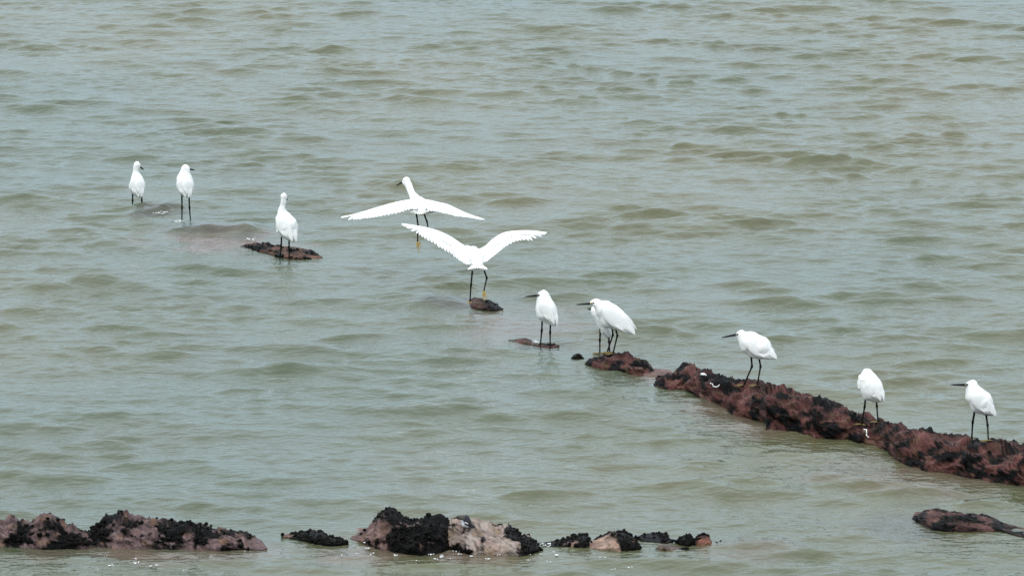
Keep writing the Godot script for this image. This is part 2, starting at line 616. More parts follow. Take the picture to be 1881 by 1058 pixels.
func egret(d: Dictionary):
	CROP = d.crop
	var feet := []
	for l in d.legs:
		var f := ph(l[2][0], l[2][1])
		feet.append(spot(f.x, f.y) if not d.has("at") else Vector3.ZERO)
	var at: Vector3 = d.at if d.has("at") else (feet[0] + feet[1]) * 0.5
	var o := begin("egret", at)
	tag(o, d.label, "egret", d.get("group", "white egrets along the rocks"))
	var prims := []
	for c in d.body:
		chain(c, prims)
	var g := blob(prims, 0.008, d.get("smooth", 0.03), 0.004, d.seed)
	part("body", g, M.plumage, o)
	if d.has("bill"):
		var b: Array = d.bill
		bill(o, J(b[0], b[1], b[2]), J(b[3], b[4], b[5]), d.get("bill_r", 0.0092))
	for e in d.get("eyes", []):
		ball(o, "eye", J(e[0], e[1], e[2]), 0.0058, M.eye)
	if d.has("lore"):
		var e: Array = d.lore
		var lg := Geo.new()
		var a := J(e[0], e[1], e[2])
		var b := J(e[3], e[4], e[5])
		lg.tube([a, a.lerp(b, 0.3), a.lerp(b, 0.7), b], [0.002, 0.0065, 0.0065, 0.002], 8)
		part("lore", lg, M.lore if d.get("yellow_lore", false) else M.dull_lore, o)
	for k in d.legs.size():
		var l: Array = d.legs[k]
		var hip := J(l[0][0], l[0][1], l[0][2])
		var foot: Vector3 = feet[k] - at
		var dz: float = foot.z
		if d.has("at"):
			foot = J(l[2][0], l[2][1], l[2][2])
			dz = l[2][2]
		elif at.y < 0.012:
			foot += Vector3(0, -0.05, 0)
		var knee := J(l[1][0], l[1][1], lerpf(hip.z, dz, 0.5) + (l[1][2] if l[1].size() > 2 else 0.0))
		leg(o, hip, knee, foot, d.get("face", Vector3(-1, 0, 0.2)).normalized(), d.get("toes", true) and not d.has("at"))
		if d.has("at"):
			var ft: Array = l[3] if l.size() > 3 else []
			if ft:
				var tg := Geo.new()
				for q in ft:
					var e := J(q[0], q[1], q[2])
					tg.tube([foot + (foot - knee).normalized() * -0.03, foot, foot.lerp(e, 0.5) + Vector3(0, 0.003, 0), e], [0.0055, 0.0055, 0.0045, 0.001], 6)
				part("foot", tg, M.toe, o.get_child(o.get_child_count() - 1))
	for k in d.get("folded", []).size():
		var w: Array = d.folded[k]
		folded_wing(o, J(w[0], w[1], w[2]), J(w[3], w[4], w[5]), w[6], R(w[7]), d.seed * 10 + k)
	for k in d.get("plumes", []).size():
		var w: Array = d.plumes[k]
		var a := J(w[0], w[1], w[2])
		var b := J(w[3], w[4], w[5])
		feather(o, "plume", a, b, w[7] if w.size() > 7 else Vector3(0.7, 0.5, 0.2), R(w[6]), M.plumage)
	for k in d.get("spread", []).size():
		spread_wing(o, d.spread[k], d.get("feathers", 24), d.seed * 10 + k)
	if d.has("tail"):
		var q: Array = d.tail
		var tl := Geo.new()
		var root := J(q[0], q[1], q[2])
		tl.tube([root + Vector3(0, 0.01, -0.03), root, root + Vector3(0, -0.005, 0.03)], [0.02, 0.028, 0.01], 10)
		var tp := part("tail", tl, M.plumage, o)
		for j in 9:
			var t := j / 8.0
			var b := J(lerpf(q[3], q[6], t), lerpf(q[4], q[7], t) - q[9] * (1.0 - pow(2 * t - 1, 2)) * 0.0 + q[9] * (1.0 - pow(2 * t - 1, 2)), lerpf(q[5], q[8], t))
			feather(tp, "tail_feather", root + Vector3(0, 0.002 * sin(j * 2.0), 0), b, Vector3(1, 0, 0.15), 0.024, M.plumage, Vector3(0, 0.006, 0))
	return o

func _ready():
	# camera, sky, sun, exposure
	var cam := Camera3D.new()
	cam.name = "camera"
	cam.position = Vector3(0, EYE, 0)
	cam.rotation.x = -pitch
	cam.fov = rad_to_deg(2.0 * atan(529.0 / LENS))
	cam.near = 0.5
	cam.far = 6000.0
	add_child(cam)
	cam.make_current()
	var env := Environment.new()
	env.background_mode = Environment.BG_SKY
	var sky := Sky.new()
	var sm := ProceduralSkyMaterial.new()
	sm.sky_top_color = Color(1.72, 1.80, 1.92).linear_to_srgb()
	sm.sky_horizon_color = Color(0.575, 0.775, 0.915).linear_to_srgb()
	sm.sky_curve = 0.6
	sm.ground_bottom_color = Color(0.12, 0.12, 0.10).linear_to_srgb()
	sm.ground_horizon_color = Color(0.27, 0.3, 0.31).linear_to_srgb()
	sm.sky_energy_multiplier = 1.0
	sm.ground_energy_multiplier = 1.0
	sky.sky_material = sm
	env.sky = sky
	env.tonemap_mode = Environment.TONE_MAPPER_LINEAR
	env.tonemap_exposure = 1.0
	env.sdfgi_enabled = true
	env.ssao_enabled = true
	env.ssil_enabled = true
	var we := WorldEnvironment.new()
	we.name = "world_environment"
	we.environment = env
	add_child(we)
	var sun := DirectionalLight3D.new()
	sun.name = "sun"
	sun.light_energy = 0.45
	sun.light_color = Color(1.0, 0.97, 0.93)
	sun.light_angular_distance = 14.0
	sun.shadow_enabled = true
	sun.sky_mode = DirectionalLight3D.SKY_MODE_LIGHT_ONLY
	sun.rotation_degrees = Vector3(-52, -28, 0)
	add_child(sun)

	materials()
	make_knob()
	rocks()
	water()
	foam()
	birds()

# ---- the sea ----
func water():
	var x0 := -9.0
	var x1 := 9.0
	var z0 := -22.5
	var z1 := -64.0
	var dx := 0.03
	var dz := 0.036
	var nx := int((x1 - x0) / dx) + 1
	var nz := int((z0 - z1) / dz) + 1
	var rng := RandomNumberGenerator.new()
	rng.seed = 41
	var wv := []
	for set in [[3, 1.4, 2.6, 0.012, 0.4], [12, 0.42, 1.0, 0.030, 0.58], [18, 0.2, 0.42, 0.032, 0.75], [11, 0.1, 0.2, 0.035, 0.95], [8, 0.24, 0.45, 0.14, 0.35]]:
		for k in set[0]:
			var lam: float = set[1] * pow(set[2] / set[1], (k + rng.randf()) / set[0])
			var dir: float = rng.randfn() * set[4] * 0.6 - 0.06
			var kk := TAU / lam
			if set[3] > 0.07:
				dir += 0.22
			wv.append([kk * sin(dir), kk * cos(dir), set[3] / kk * rng.randf_range(0.7, 1.3), rng.randf() * TAU, lam, set[3] > 0.07])
	var calm := noise(3, 0.45, 3)
	var gust := noise(8, 0.5, 2)
	var gate := noise(17, 0.55, 2)
	var hgt := PackedFloat32Array()
	hgt.resize(nx * nz)
	var acc := PackedFloat32Array()
	acc.resize(nx)
	var acc2 := PackedFloat32Array()
	acc2.resize(nx)
	var acc3 := PackedFloat32Array()
	acc3.resize(nx)
	for j in nz:
		var z := z0 - j * dz
		acc.fill(0.0)
		acc2.fill(0.0)
		acc3.fill(0.0)
		for w in wv:
			var ph0: float = w[0] * x0 + w[1] * z + w[3]
			var a: float = w[2]
			var s := sin(ph0) * a
			var c := cos(ph0) * a
			var sd := sin(w[0] * dx)
			var cd := cos(w[0] * dx)
			if w[5]:
				for i in nx:
					acc3[i] += s
					var t := s * cd + c * sd
					c = c * cd - s * sd
					s = t
			elif w[4] > 0.2:
				for i in nx:
					acc[i] += s
					var t := s * cd + c * sd
					c = c * cd - s * sd
					s = t
			else:
				for i in nx:
					acc2[i] += s
					var t := s * cd + c * sd
					c = c * cd - s * sd
					s = t
		for i in nx:
			var x := x0 + i * dx
			var am := clampf(0.95 + 1.5 * calm.get_noise_2d(x * 0.8, z), 0.4, 1.6)
			var h := acc[i] * am
			h += 5.0 * h * h
			h += acc2[i] * clampf(0.9 + 1.3 * gust.get_noise_2d(x, z), 0.25, 2.0)
			var right := smoothstep(-1.0, 3.0, x + (z + 40.0) * 0.05)
			var gt := smoothstep(0.05, 0.35, gate.get_noise_2d(x * 0.7, z) * 0.9 + right * 0.3 - 0.08)
			if gt > 0.0:
				h += 1.3 * gt * maxf(0.0, acc3[i] - 0.012)
			hgt[j * nx + i] = h
	# the reef takes the height out of the waves beside it
	var damp := PackedFloat32Array()
	damp.resize(nx * nz)
	damp.fill(1.0)
	for q in lee:
		var r: float = q[2] + 0.45
		for j in range(maxi(0, int((z0 - q[1] - r) / dz)), mini(nz, int((z0 - q[1] + r) / dz))):
			for i in range(maxi(0, int((q[0] - r - x0) / dx)), mini(nx, int((q[0] + r - x0) / dx))):
				var dd := Vector2(x0 + i * dx - q[0], z0 - j * dz - q[1]).length()
				damp[j * nx + i] = minf(damp[j * nx + i], lerpf(0.4, 1.0, smoothstep(q[2], r, dd)))
	for k in nx * nz:
		hgt[k] *= damp[k]
	# water heaped over shoals: [u1, v1, u2, v2, height, spread behind, spread in front, spread along]
	var heaps := [[262, 392, 318, 382, 0.06, 0.35, 0.07, 0.14], [330, 425, 460, 430, 0.06, 0.35, 0.06, 0.14], [440, 432, 475, 440, 0.02, 0.3, 0.07, 0.14],
			[735, 545, 800, 553, 0.04, 0.35, 0.12, 0.14], [790, 556, 835, 559, 0.02, 0.3, 0.1, 0.14], [1345, 1008, 1440, 1004, 0.03, 0.3, 0.06, 0.14],
			[1270, 892, 1330, 905, 0.035, 0.4, 0.15, 0.14], [1640, 940, 1700, 950, 0.03, 0.3, 0.15, 0.14]]
	# and the steep little crests that the gusts raise at the upper right
	for q in [
		[1047, 124, 1084, 129], [1099, 130, 1127, 131], [1134, 135, 1157, 137], [1172, 140, 1212, 137], [1199, 150, 1224, 147], [1234, 153, 1267, 153], [961, 164, 1012, 164], [992, 116, 1031, 118], [917, 109, 964, 108],
		[1227, 75, 1284, 79], [1284, 80, 1329, 80], [1289, 85, 1354, 91], [1094, 191, 1144, 194], [1182, 195, 1234, 202], [1104, 167, 1154, 167], [1129, 216, 1149, 217], [1069, 185, 1109, 185], [1244, 270, 1370, 270],
		[1435, 210, 1473, 211], [1668, 254, 1723, 254], [1710, 250, 1773, 251], [1785, 265, 1853, 267], [1464, 302, 1540, 300], [1540, 299, 1608, 305], [1565, 328, 1603, 330], [1608, 335, 1630, 333], [1685, 336, 1710, 331],
		[1710, 342, 1765, 345], [1743, 361, 1805, 362], [1785, 369, 1875, 366], [1835, 295, 1881, 297], [1555, 240, 1595, 244], [1470, 322, 1515, 322]]:
		heaps.append(q + [0.026, 0.07, 0.036, 0.05])
	for b in heaps:
		var pa := ground(b[0], b[1])
		var pb := ground(b[2], b[3])
		var i0 := maxi(0, int((minf(pa.x, pb.x) - 0.8 - x0) / dx))
		var i1 := mini(nx, int((maxf(pa.x, pb.x) + 0.8 - x0) / dx))
		var j0 := maxi(0, int((z0 - maxf(pa.z, pb.z) - 1.0) / dz))
		var j1 := mini(nz, int((z0 - minf(pa.z, pb.z) + 1.2) / dz))
		for j in range(j0, j1):
			for i in range(i0, i1):
				var x := x0 + i * dx
				var z := z0 - j * dz
				var t := clampf((x - pa.x) / maxf(0.01, pb.x - pa.x), 0.0, 1.0)
				var ex: float = (x - lerpf(pa.x, pb.x, t)) / b[7]
				var ez: float = z - lerpf(pa.z, pb.z, t) + 0.05 * gust.get_noise_2d(x * 5.0, 3.0)
				ez = ez / (b[6] if ez > 0.0 else b[5])
				hgt[j * nx + i] += b[4] * exp(-ex * ex - ez * ez) * clampf(0.85 + (0.5 if b[7] > 0.1 else 1.3) * gust.get_noise_2d(x * 6.0, z), 0.0, 1.5)
	# shoals that tint the shallow water above them: [u, v, radius across, radius in depth, strength]
	var deep := Color(0.083, 0.091, 0.048)
	var red := Color(0.15, 0.105, 0.085)
	var shoal := []
	for q in [[390, 440, 0.5, 0.5, 0.75], [440, 452, 0.4, 0.4, 0.7], [960, 598, 0.5, 0.8, 0.55], [1215, 692, 0.22, 0.3, 0.7], [1330, 760, 0.3, 0.35, 0.5], [1380, 785, 0.25, 0.3, 0.5],
			[1620, 870, 0.5, 0.5, 0.3], [1760, 885, 0.5, 0.4, 0.4], [200, 1016, 0.4, 0.25, 0.5], [400, 1018, 0.5, 0.25, 0.45], [700, 1012, 0.35, 0.3, 0.5], [880, 1026, 0.4, 0.2, 0.5], [1390, 1010, 0.3, 0.3, 0.3], [1660, 962, 0.3, 0.5, -0.6], [285, 389, 0.22, 0.3, -0.7], [345, 424, 0.2, 0.2, -0.75], [400, 428, 0.3, 0.14, -0.7], [445, 436, 0.2, 0.14, -0.7], [835, 560, 0.22, 0.3, -0.7], [990, 640, 0.2, 0.2, -0.4]]:
		var p := ground(q[0], q[1])
		shoal.append([p.x, p.z, q[2], q[3], q[4]])
	var vs := PackedVector3Array()
	var ns := PackedVector3Array()
	var uv := PackedVector2Array()
	var cs := PackedColorArray()
	vs.resize(nx * nz)
	ns.resize(nx * nz)
	uv.resize(nx * nz)
	cs.resize(nx * nz)
	cs.fill(deep)
	var mud := noise(23, 0.35, 3)
	for j in nz:
		var z := z0 - j * dz
		var ez := clampf(minf(float(j), float(nz - 1 - j)) * dz / 1.5, 0.0, 1.0)
		for i in nx:
			var k := j * nx + i
			var x := x0 + i * dx
			var e := minf(ez, clampf(minf(float(i), float(nx - 1 - i)) * dx / 1.0, 0.0, 1.0))
			vs[k] = Vector3(x, hgt[k] * e, z)
			uv[k] = Vector2(x, z)
			var il := k - 1 if i > 0 else k
			var ir := k + 1 if i < nx - 1 else k
			var jl := k - nx if j > 0 else k
			var jr := k + nx if j < nz - 1 else k
			ns[k] = Vector3(-(hgt[ir] - hgt[il]) / (2.0 * dx) * e, 1.0, (hgt[jr] - hgt[jl]) / (2.0 * dz) * e).normalized()
	# silt is carried in clouds: browner to the upper right, clearer and bluer at the left
	var silt := noise(29, 0.16, 3)
	for j in nz:
		var z := z0 - j * dz
		for i in nx:
			var x := x0 + i * dx
			var t := clampf(0.5 + 1.1 * silt.get_noise_2d(x, z * 0.6) + 0.05 * x, 0.0, 1.0)
			cs[j * nx + i] = Color(0.066, 0.084, 0.050).lerp(Color(0.096, 0.097, 0.050), t)
	for q in shoal:
		var i0 := maxi(0, int((q[0] - q[2] * 2.0 - x0) / dx))
		var i1 := mini(nx, int((q[0] + q[2] * 2.0 - x0) / dx))
		var j0 := maxi(0, int((z0 - q[1] - q[3] * 2.0) / dz))
		var j1 := mini(nz, int((z0 - q[1] + q[3] * 2.0) / dz))
		var to := red if q[4] > 0.0 else Color(0.05, 0.05, 0.04)
		for j in range(j0, j1):
			for i in range(i0, i1):
				var x := x0 + i * dx
				var z := z0 - j * dz
				var r := Vector2((x - q[0]) / q[2], (z - q[1]) / q[3]).length()
				var t := (1.0 - smoothstep(0.3, 1.4, r + 0.9 * mud.get_noise_2d(x * 5.0, z * 5.0))) * absf(q[4])
				cs[j * nx + i] = cs[j * nx + i].lerp(to, t)
	var idx := PackedInt32Array()
	idx.resize((nx - 1) * (nz - 1) * 6)
	var w := 0
	for j in nz - 1:
		for i in nx - 1:
			var k := j * nx + i
			idx[w] = k
			idx[w + 1] = k + nx
			idx[w + 2] = k + nx + 1
			idx[w + 3] = k
			idx[w + 4] = k + nx + 1
			idx[w + 5] = k + 1
			w += 6
	var am := ArrayMesh.new()
	var arr := []
	arr.resize(Mesh.ARRAY_MAX)
	arr[Mesh.ARRAY_VERTEX] = vs
	arr[Mesh.ARRAY_NORMAL] = ns
	arr[Mesh.ARRAY_TEX_UV] = uv
	arr[Mesh.ARRAY_COLOR] = cs
	arr[Mesh.ARRAY_INDEX] = idx
	am.add_surface_from_arrays(Mesh.PRIMITIVE_TRIANGLES, arr)
	# the rest of the sea, to the horizon
	var xe := x0 + (nx - 1) * dx
	var ze := z0 - (nz - 1) * dz
	var st := SurfaceTool.new()
	st.begin(Mesh.PRIMITIVE_TRIANGLES)
	var xs := [-3000.0, x0, xe, 3000.0]
	var zs := [60.0, z0, ze, -4000.0]
	for a in 3:
		for b in 3:
			if a == 1 and b == 1:
				continue
			var p := [Vector3(xs[a], 0, zs[b]), Vector3(xs[a + 1], 0, zs[b]), Vector3(xs[a + 1], 0, zs[b + 1]), Vector3(xs[a], 0, zs[b + 1])]
			for k in [0, 3, 2, 0, 2, 1]:
				st.set_normal(Vector3.UP)
				st.set_uv(Vector2(p[k].x, p[k].z))
				st.set_color(deep)
				st.add_vertex(p[k])
	st.commit(am)
	var o := MeshInstance3D.new()
	o.name = "water"
	o.mesh = am
	o.material_override = M.water
	o.set_meta("kind", "structure")
	o.set_meta("label", "grey green turbid sea water with short choppy wavelets")
	o.set_meta("category", "water")
	add_child(o)

func foam():
	var rng := RandomNumberGenerator.new()
	rng.seed = 12
	var pts := []
	for q in [[830, 1022, 150, 10, 24], [1060, 1038, 90, 16, 4], [290, 390, 18, 4, 22], [328, 409, 9, 3, 20], [392, 424, 60, 3, 14], [457, 441, 10, 3, 9], [985, 631, 10, 3, 12], [650, 1018, 40, 18, 8], [1000, 1004, 12, 4, 8], [160, 985, 12, 6, 6], [250, 1036, 120, 14, 10]]:
		for k in q[4]:
			pts.append([q[0] + rng.randfn() * q[2] * 0.6, q[1] + rng.randfn() * q[3] * 0.6, rng.randf_range(0.3, 1.0)])
	var g := Geo.new()
	for p in pts:
		if p[1] > 1075.0:
			continue
		var at := ground(p[0], p[1]) + Vector3(0, 0.008, 0)
		if at.y < spot(p[0], p[1]).y:
			continue
		for b in 3:
			var c := at + Vector3(rng.randfn() * 0.008, 0, rng.randfn() * 0.01)
			var r: float = p[2] * rng.randf_range(0.0025, 0.0065)
			var wx := Vector3(r * rng.randf_range(1.0, 2.2), 0, 0)
			var wz := Vector3(0, 0, r * rng.randf_range(0.9, 1.6))
			g.loft([c - Vector3(0, 0.004, 0), c, c + Vector3(0, r * 0.2, 0), c + Vector3(0, r * 0.3, 0)], [wx * 0.7, wx, wx * 0.7, wx * 0.15], [wz * 0.7, wz, wz * 0.7, wz * 0.15], 7)
	var o := part("foam", g, M.foam, self)
	o.set_meta("kind", "stuff")
	o.set_meta("label", "white flecks of foam drifting beside the rocks")
	o.set_meta("category", "foam")

# ---- the rocks of the two reefs ----
func rocks():
	var maroon := {"a": Color(0.055, 0.022, 0.019), "b": Color(0.135, 0.06, 0.054), "dark": -0.03, "crust": 0.05, "knob": 0.8, "amp": 1.25}
	rock("long maroon rock ridge running off the right edge under the three rightmost egrets",
		[[1203, 705, 711, 0.1], [1214, 692, 717, 0.3], [1240, 686, 719, 0.45], [1256, 671, 721, 0.55], [1270, 669, 725, 0.6], [1292, 680, 735, 0.6], [1310, 688, 744, 0.62], [1330, 694, 752, 0.66],
		[1350, 692, 761, 0.7], [1372, 704, 768, 0.7], [1395, 706, 774, 0.7], [1412, 707, 790, 0.75], [1430, 710, 793, 0.75], [1450, 716, 795, 0.75], [1475, 727, 800, 0.75], [1502, 729, 805, 0.75],
		[1530, 738, 807, 0.75], [1555, 743, 805, 0.7], [1580, 757, 809, 0.7], [1600, 768, 816, 0.65], [1622, 775, 824, 0.65], [1638, 776, 838, 0.7], [1652, 783, 850, 0.75], [1680, 790, 860, 0.8],
		[1710, 795, 868, 0.85], [1750, 801, 873, 0.85], [1780, 805, 880, 0.85], [1810, 810, 886, 0.85], [1850, 816, 892, 0.85], [1885, 822, 900, 0.85], [1940, 836, 915, 0.8], [2000, 860, 930, 0.7], [2050, 895, 938, 0.4], [2075, 930, 942, 0.1]],
		101, maroon.merged({"around": 110, "ochre_share": 0.35}))
	rock("knobbly reddish rock with dark top carrying the two overlapping egrets",
		[[1074, 668, 671, 0.08], [1082, 659, 674, 0.25], [1097, 654, 676, 0.35], [1110, 651, 678, 0.4], [1125, 651, 680, 0.45], [1139, 650, 683, 0.45], [1158, 646, 688, 0.45], [1172, 651, 690, 0.42], [1187, 660, 688, 0.35], [1196, 669, 685, 0.25], [1202, 680, 684, 0.08]],
		131, maroon.merged({"dark": -0.02, "mask": func(_q, s): return 0.4 * smoothstep(1135.0, 1095.0, s.x) * smoothstep(685.0, 665.0, s.y)}, true))
	rock("flat pinkish slab awash between the knobbly rock and the ridge",
		[[1180, 688, 690, 0.1], [1195, 684, 692, 0.3], [1215, 685, 692, 0.3], [1232, 686, 692, 0.25], [1243, 690, 692, 0.1]], 141,
		{"a": Color(0.11, 0.062, 0.055), "b": Color(0.17, 0.11, 0.10), "dark": -1.0, "amp": 0.5, "crust": 0.0})
	rock("small reddish stone alone left of the knobbly rock",
		[[1049, 657, 660, 0.04], [1054, 652, 661, 0.12], [1062, 647, 661.5, 0.15], [1068, 650, 661, 0.12], [1072, 659, 660, 0.04]], 151, maroon.merged({"dark": -0.25, "amp": 0.5, "step": 0.006, "around": 40}))
	rock("low wet rock barely above water under the first hunched egret",
		[[934, 627, 628, 0.06], [945, 625, 630, 0.15], [957, 623, 632, 0.2], [966, 622, 633, 0.2], [978, 628, 635, 0.2], [995, 632, 638, 0.18], [1012, 633, 638, 0.15], [1028, 636, 637, 0.06]], 161,
		maroon.merged({"a": Color(0.05, 0.024, 0.022), "amp": 0.5, "dark": 0.05, "step": 0.008, "around": 44}, true))
	rock("small dark wet rock under the egret landing with raised wings",
		[[826, 557, 558, 0.08], [845, 556, 560, 0.2], [860, 554, 563, 0.3], [873, 550, 568, 0.35], [884, 552, 570, 0.35], [896, 554, 571, 0.33], [910, 560, 571, 0.25], [919, 565, 570, 0.15], [924, 568, 569.5, 0.05]], 171,
		maroon.merged({"a": Color(0.035, 0.02, 0.018), "b": Color(0.1, 0.045, 0.035), "dark": 0.1, "amp": 0.7, "step": 0.008, "around": 50}, true))
	rock("low brown rock with mottled crust under the third egret from the left",
		[[440, 453, 454, 0.08], [452, 450, 458, 0.25], [468, 449.5, 461, 0.35], [488, 450, 466, 0.4], [508, 456, 472, 0.5], [528, 458, 475, 0.5], [548, 459, 476, 0.5], [566, 463, 476, 0.45], [580, 468, 475, 0.25], [592, 473, 474, 0.08]], 181,
		{"a": Color(0.07, 0.034, 0.024), "b": Color(0.165, 0.085, 0.06), "ochre": Color(0.07, 0.05, 0.024), "dark": 0.1, "amp": 1.3, "crust": 0.14, "step": 0.008})
	rock("submerged pinkish shelf awash below the second egret from the left",
		[[318, 437, 437, 0.1], [335, 440, 443, 0.3], [365, 443.5, 447, 0.4], [400, 446, 450, 0.4], [430, 448, 451, 0.35], [447, 451, 452.5, 0.15]], 191,
		{"a": Color(0.15, 0.11, 0.09), "b": Color(0.20, 0.15, 0.13), "dark": -1.5, "sink": 0.015, "amp": 0.5, "crust": 0.0})

	var mauve := {"a": Color(0.075, 0.048, 0.048), "b": Color(0.165, 0.113, 0.112), "ochre": Color(0.22, 0.12, 0.05), "ochre_share": 0.35, "crust": 0.3, "knob": 1.1, "amp": 1.2}
	rock("mauve rock with black crust at the left edge of the near reef",
		[[-60, 985, 1006, 0.2], [-30, 962, 1007, 0.4], [0, 957, 1008, 0.45], [35, 955, 1008, 0.45], [55, 951, 1008, 0.45], [70, 942, 1008, 0.45], [88, 942, 1008, 0.45], [105, 952, 1008, 0.4], [125, 965, 1008, 0.35], [148, 978, 1008, 0.3], [163, 988, 1006, 0.2], [174, 1001, 1004, 0.06]], 201,
		mauve.merged({"mask": func(_q, s): return 0.5 * exp(-pow((s.x - 95.0) / 38.0, 2.0)) * smoothstep(950.0, 972.0, s.y) - 0.12}))
	rock("long mauve rock with knobbly black crest second in the near reef",
		[[155, 985, 990, 0.1], [162, 965, 999, 0.25], [172, 958, 1003, 0.4], [190, 950.5, 1006, 0.5], [222, 943, 1009, 0.5], [240, 946.5, 1010, 0.5], [265, 950.5, 1011, 0.5], [292, 954, 1012, 0.5], [320, 954, 1012, 0.5], [345, 954, 1012, 0.5], [362, 952, 1012, 0.5], [374, 960, 1012, 0.45],
		[386, 965, 1012, 0.45], [406, 968, 1013, 0.45], [430, 976, 1013, 0.4], [455, 985, 1013, 0.35], [476, 997, 1012, 0.25], [490, 1007, 1010, 0.06]], 211,
		mauve.merged({"mask": func(_q, s): return 0.42 * exp(-pow((s.x - 345.0) / 42.0, 2.0)) + 0.35 * exp(-pow((s.x - 168.0) / 20.0, 2.0)) - 0.2 * smoothstep(385.0, 410.0, s.x) - 0.1}))
	rock("small black crusted rock between the two larger near rocks",
		[[518, 986, 988, 0.06], [540, 984, 990, 0.15], [557, 982, 994, 0.22], [571, 976.5, 997, 0.25], [580, 979, 999, 0.25], [589, 977.5, 1000, 0.25], [602, 985, 1002, 0.2], [618, 990, 1002, 0.15], [640, 998, 1001, 0.05]], 221,
		mauve.merged({"dark": 0.5, "amp": 0.7}, true))
	rock("big black crusted rock with pink left flank in the near reef",
		[[625, 994, 996, 0.06], [640, 982, 990, 0.25], [652, 976, 994, 0.35], [666, 972, 999, 0.4], [678, 964, 1004, 0.42], [686, 955, 1007, 0.45], [694, 946.5, 1011, 0.5], [712, 941, 1014, 0.5], [725, 944, 1017, 0.5], [735, 948, 1018, 0.5], [750, 948, 1019, 0.5], [770, 948, 1020, 0.5], [790, 950.5, 1019, 0.5],
		[805, 956, 1018, 0.48], [815, 964, 1016, 0.45], [825, 976, 1012, 0.4], [833, 988, 1009, 0.3], [840, 1002, 1006, 0.08]], 231,
		mauve.merged({"a": Color(0.13, 0.08, 0.072), "b": Color(0.23, 0.15, 0.135), "crust": 0.32, "around": 90, "mask": func(_q, s): return 0.75 * smoothstep(697.0, 728.0, s.x) * 1.4 + 0.7 * smoothstep(962.0, 948.0, s.y) + 0.5 * exp(-pow((s.x - 690.0) / 4.0, 2.0)) - 0.35}, true))
	rock("pale tan sloping slab with black right end under the small wader",
		[[806, 975, 990, 0.1], [814, 960, 1006, 0.4], [830, 951, 1012, 0.65], [845, 949, 1016, 0.7], [864, 953, 1019, 0.7], [893, 962, 1021, 0.65], [912, 967, 1022, 0.6], [928, 966, 1022, 0.55], [939, 969, 1023, 0.5], [949, 981, 1024, 0.45], [958, 991, 1023, 0.38], [970, 991, 1021, 0.35], [983, 997, 1018, 0.25], [995, 1012, 1014, 0.06]], 241,
		{"a": Color(0.24, 0.17, 0.14), "b": Color(0.34, 0.285, 0.255), "ochre": Color(0.17, 0.11, 0.045), "ochre_share": 0.5, "amp": 0.7, "crust": 0.32, "knob": 1.1,
		"mask": func(_q, s): return 0.75 * smoothstep(922.0, 940.0, s.x) * smoothstep(1024.0, 1010.0, s.y + (930.0 - s.x) * 0.0) - 0.32})
	rock("low dark broken rock right of the tan slab",
		[[992, 1000, 1002, 0.05], [1005, 999, 1004, 0.12], [1020, 1000, 1004, 0.15], [1038, 993, 1005, 0.2], [1058, 987, 1006, 0.25], [1080, 986, 1007, 0.25], [1088, 1000, 1006, 0.06]], 251,
		mauve.merged({"a": Color(0.25, 0.15, 0.12), "dark": 0.18, "amp": 0.6, "step": 0.008, "around": 50}, true))
	rock("tan hump with black crusted right side in the near reef",
		[[1080, 1003, 1007, 0.08], [1094, 996, 1009, 0.25], [1107, 990, 1011, 0.35], [1122, 979, 1012, 0.4], [1132, 978, 1013, 0.4], [1145, 979, 1013, 0.4], [1161, 988, 1013, 0.3], [1170, 996, 1012, 0.2], [1178, 1006, 1010, 0.06]], 261,
		{"a": Color(0.25, 0.16, 0.12), "b": Color(0.31, 0.22, 0.18), "amp": 0.7, "crust": 0.3, "mask": func(_q, s): return 0.8 * smoothstep(1126.0, 1146.0, s.x) - 0.3, "step": 0.008})
	rock("thin black rock just breaking the surface right of the tan hump",
		[[1168, 989, 991, 0.06], [1185, 987, 994, 0.2], [1205, 986, 997, 0.25], [1225, 986, 999, 0.25], [1236, 994, 999, 0.08]], 271, mauve.merged({"dark": 0.35, "amp": 0.5, "step": 0.008, "around": 44}, true))
	rock("flat dark wedge of rock lowest at the water right of the tan hump",
		[[1205, 1008, 1011, 0.05], [1218, 1000, 1013, 0.15], [1235, 1003, 1013, 0.15], [1250, 1008, 1013, 0.12], [1264, 1011, 1012.5, 0.05]], 281, mauve.merged({"a": Color(0.1, 0.08, 0.07), "b": Color(0.13, 0.1, 0.09), "dark": 0.1, "amp": 0.4, "step": 0.008, "around": 44}, true))
	rock("black pointed stone beside the red stone at the reef's right tail",
		[[1242, 997, 999, 0.05], [1252, 992, 1001, 0.12], [1263, 985, 1002, 0.14], [1270, 986, 1002, 0.14], [1278, 998, 1002, 0.06]], 291, mauve.merged({"dark": 0.4, "amp": 0.5, "step": 0.006, "around": 40}, true))
	rock("reddish upright stone near the right tail of the near reef",
		[[1276, 994, 1002, 0.06], [1284, 986, 1003, 0.14], [1296, 983, 1003, 0.16], [1303, 984, 1003, 0.14], [1310, 997, 1003, 0.1], [1320, 1000, 1003, 0.06]], 301, mauve.merged({"a": Color(0.13, 0.055, 0.04), "b": Color(0.2, 0.095, 0.07), "ochre_share": 0.1, "dark": -0.02, "amp": 0.5, "step": 0.006, "around": 40}, true))
	rock("round dark stone last at the right tail of the near reef",
		[[1320, 1000, 1001, 0.04], [1326, 996.5, 1001.5, 0.1], [1333, 996.5, 1002, 0.1], [1340, 1000, 1001, 0.04]], 311, mauve.merged({"dark": 0.3, "amp": 0.3, "step": 0.005, "around": 36, "crust": 0.05}, true))
